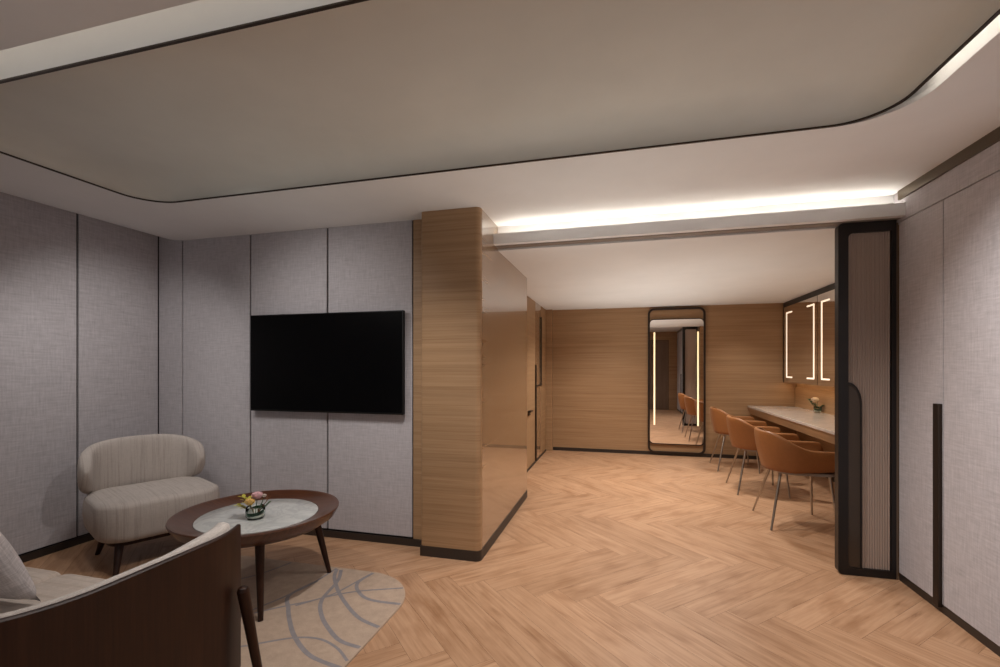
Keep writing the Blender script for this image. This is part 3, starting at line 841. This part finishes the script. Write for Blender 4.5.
# counter arrangement
vx, vy, vz = 2.26, 6.246, 0.757
vase((vx, vy, vz), 0.042, 0.075, 'small clear glass vase on the vanity counter')
flower('rose', 'peach rose in the vase on the vanity counter', 'flower', vp(-0.03, 0, 0.125), 0.058, M['peach'], vp(-0.01, 0, 0.02), 4)
flower('rose', 'small peach bud beside the large rose on the vanity counter', 'flower', vp(0.005, 0.01, 0.135), 0.026, M['peach'], vp(0.0, 0, 0.02), 5)
sprig('foliage_sprig', 'green leafy sprig in the vanity counter vase', 'foliage', vp(-0.01, 0, 0.03), [vp(-0.10, 0.0, 0.15), vp(0.04, -0.02, 0.08), vp(-0.06, -0.03, 0.10)], M['leaf'], 0.05, 0.025)

# ------------------------------------------------------------------ armchair in the corner
PHI = math.radians(65)
ac_dir = Vector((math.sin(PHI), -math.cos(PHI)))     # facing direction
# local axes: x across the seat, -y to the front
ac = thing('lounge_chair', 'low cream striped lounge chair with wraparound back in the corner', 'armchair', (-3.16, 2.50, 0), (0, 0, PHI))
bm = bmesh.new()
rings = []
SW, SD = 0.70, 0.62
for i in range(9):
    a = PI/2*i/8; ins = 0.04*(1-math.sin(a)); rings.append(rrect(SW-2*ins-0.02*(1-i/8), SD-2*ins, max(0.17-ins, .01), 0.20+0.06*(1-math.cos(a)), 0, 0, 10))
for z in (0.32, 0.38): rings.append(rrect(SW+0.012, SD+0.01, 0.175, z, 0, 0, 10))
for i in range(9):
    a = PI/2*i/8; ins = 0.05*(1-math.cos(a)); rings.append(rrect(SW-2*ins, SD-2*ins, max(0.17-ins, .01), 0.41+0.04*math.sin(a), 0, 0, 10))
for t in (0.8, 0.5, 0.2): rings.append(rrect((SW-0.1)*t, (SD-0.1)*t, 0.12*t, 0.45+0.012*(1-t*t), 0, 0, 10))
loft(bm, rings)
obj('seat', bm, M['cream'], ac, smooth=True)
# wraparound back: arc round the rear of the seat with rounded wing ends
bm = bmesh.new(); st = []
NSB = 44
for k in range(NSB+1):
    s = -1+2*k/NSB
    c = abs(s)
    ang = s*1.50
    rx, ry = 0.335, 0.33
    px = -0.012+rx*sp(math.sin(ang), 0.72); py = 0.02+ry*sp(math.cos(ang), 0.60)
    nx, ny = math.sin(ang), math.cos(ang)
    e = 1.0 if c < 0.84 else math.sqrt(max(0.0, 1-((c-0.84)/0.16)**2))
    zt = 0.79-0.095*c**2; zb = 0.40+0.09*max(0, (c-0.5)/0.5)
    zc, hb = (zt+zb)/2+0.01*(1-e), (zt-zb)/2*max(e, 0.10)
    st.append((px, py, nx, ny, 0.042*max(0.3, e**0.5), zc, hb))
sweep(bm, st, 24, 0.62)
obj('backrest', bm, M['cream'], ac, smooth=True)
bm = bmesh.new(); rbox(bm, 0.56, 0.46, 0.10, 0.165, 0.20, 0.006)
obj('base_frame', bm, M['walnut'], ac, smooth='auto')
for sx in (-1, 1):
    for sy in (-1, 1):
        bm = bmesh.new(); tube(bm, (sx*0.225, sy*0.185, 0.185), (sx*0.262, sy*0.27, 0.0), 0.026, 0.014, 14)
        obj('leg', bm, M['walnut'], ac, smooth='auto')

# ------------------------------------------------------------------ sofa
sx0, sx1, sy0, sy1 = -3.25, -1.36, 0.42, 1.445      # shell outline
sf = thing('sofa', 'two-seat beige sofa with curved walnut outer shell in the foreground', 'sofa', ((sx0+sx1)/2, 0.92, 0.0))
ox, oy = -(sx0+sx1)/2, -0.92
def splan(d, off):
    """distance along the U from the right arm front; off = inset from the outer face"""
    r = 0.34; st_ = sy1-(sy0+r); arc = PI/2*r; mid = (sx1-sx0)-2*r
    if d < st_: x, y, nx, ny = sx1, sy1-d, 1, 0
    elif d < st_+arc:
        a = (d-st_)/r; x, y, nx, ny = sx1-r+r*math.cos(a), sy0+r-r*math.sin(a), math.cos(a), -math.sin(a)
    elif d < st_+arc+mid: x, y, nx, ny = sx1-r-(d-st_-arc), sy0, 0, -1
    elif d < st_+2*arc+mid:
        a = (d-st_-arc-mid)/r; x, y, nx, ny = sx0+r-r*math.sin(a), sy0+r-r*math.cos(a), -math.sin(a), -math.cos(a)
    else: x, y, nx, ny = sx0, sy0+r+(d-st_-2*arc-mid), -1, 0
    # the arm ends turn in a little at the front
    fr = max(0.0, (y-(sy1-0.16))/0.16)
    x -= nx*0.042*fr*fr
    return x-nx*off+ox, y-ny*off+oy, nx, ny
r_ = 0.34; TOT = 2*(sy1-sy0-r_)+PI*r_+(sx1-sx0-2*r_)
def sweep_u(bm, off, half, z0f, z1f, d0, p, nst=96, rnd=0.0):
    stt = []
    for k in range(nst+1):
        d = d0+(TOT-2*d0)*k/nst
        x, y, nx, ny = splan(d, off)
        z0, z1 = z0f(d), z1f(d)
        e = 1.0
        if rnd:
            wdn = 1.3*max(0.0, 1-min(d, TOT-d)/0.30)
            x, y, nx, ny = splan(d, off+half*wdn); e = 1+wdn
        if rnd:
            dist = min(d-d0, TOT-d0-d)
            if dist < rnd: e *= 0.35+0.65*math.sqrt(max(0, 1-((rnd-dist)/rnd)**2))
        h = (z1-z0)/2
        stt.append((x, y, nx, ny, half*e, z0+h, h*(1-0.06*(1-e))))
    if p: sweep(bm, stt, 24, p)
    else:
        q = 0.004
        loft(bm, [[(x+nx*a*u, y+ny*a*u, z) for u, z in ((1, zc-hb), (1, zc+hb-q), (1-q/a, zc+hb), (q/a-1, zc+hb), (-1, zc+hb-q), (-1, zc-hb))] for (x, y, nx, ny, a, zc, hb) in stt])
def ztop(d):
    m_ = min(d, TOT-d); t = max(0.0, min(1.0, (m_-0.5)/0.7)); t = t*t*(3-2*t)
    return 0.70+0.10*t
bm = bmesh.new(); sweep_u(bm, 0.010, 0.010, lambda d: 0.16, ztop, 0.0, None)
obj('shell', bm, M['walnut'], sf, smooth='auto')
bm = bmesh.new(); sweep_u(bm, 0.036, 0.018, lambda d: 0.20, lambda d: ztop(d)+0.004, 0.006, 0.42, rnd=0.02)
obj('inner_padding', bm, M['pad_cloth'], sf, smooth=True)
wi = (sx1-sx0-0.20)/2
for k in (0, 1):
    bm = bmesh.new(); rbox(bm, wi-0.004, 0.915, 0.05, 0.275, 0.425, 0.03, sx0+0.10+wi*(k+0.5)+ox, 0.985+oy, 0.008)
    obj('seat_cushion', bm, M['sofa_cloth'], sf, smooth=True)
bm = bmesh.new(); rbox(bm, sx1-sx0-0.20, 0.86, 0.05, 0.17, 0.274, 0.01, 0, 0.95+oy)
obj('base', bm, M['pad_cloth'], sf, smooth='auto')
for sx in (-1, 1):
    xe = (sx1-sx0)/2
    bm = bmesh.new()
    tube(bm, (sx*(xe+0.012), 1.40+oy, 0.475), (sx*(xe+0.06), 1.455+oy, 0.0115), 0.021, 0.013, 16)
    rings = [[(sx*(xe+0.012)+rr_*math.cos(2*PI*i/16), 1.40+oy+rr_*math.sin(2*PI*i/16), z) for i in range(16)] for rr_, z in ((0.021, 0.473), (0.017, 0.486), (0.008, 0.491))]
    loft(bm, rings)
    obj('leg', bm, M['walnut'], sf, smooth='auto')
    bm = bmesh.new(); tube(bm, (sx*(xe-0.14), sy0+0.14+oy, 0.19), (sx*(xe-0.10), sy0+0.08+oy, 0.0), 0.022, 0.013, 16)
    obj('leg', bm, M['walnut'], sf, smooth='auto')
# throw pillow leaning on the sofa back
bm = bmesh.new(); NP = 16
grid = {}
for side in (1, -1):
    for i in range(NP+1):
        for j in range(NP+1):
            u, v = -1+2*i/NP, -1+2*j/NP
            edge = (1-u*u)*(1-v*v)
            if edge < 1e-9 and side == -1: grid[(side, i, j)] = grid[(1, i, j)]; continue
            pinch = 1-0.06*(u*u+v*v-u*u*v*v*2)*0.5
            grid[(side, i, j)] = bm.verts.new((0.23*u*pinch*(1-0.05*(1-v*v)), side*0.075*edge**0.45, 0.23*v*pinch*(1-0.05*(1-u*u))))
    for i in range(NP):
        for j in range(NP):
            bm.faces.new((grid[(side, i, j)], grid[(side, i+1, j)], grid[(side, i+1, j+1)], grid[(side, i, j+1)]))
o = obj('throw_pillow', bm, M['pillow'], smooth=True, loc=(-2.28, 1.10, 0.648))
o.rotation_euler = (math.radians(26), 0, 0)
tag(o, 'grey woven throw pillow resting on the sofa seat', 'pillow')
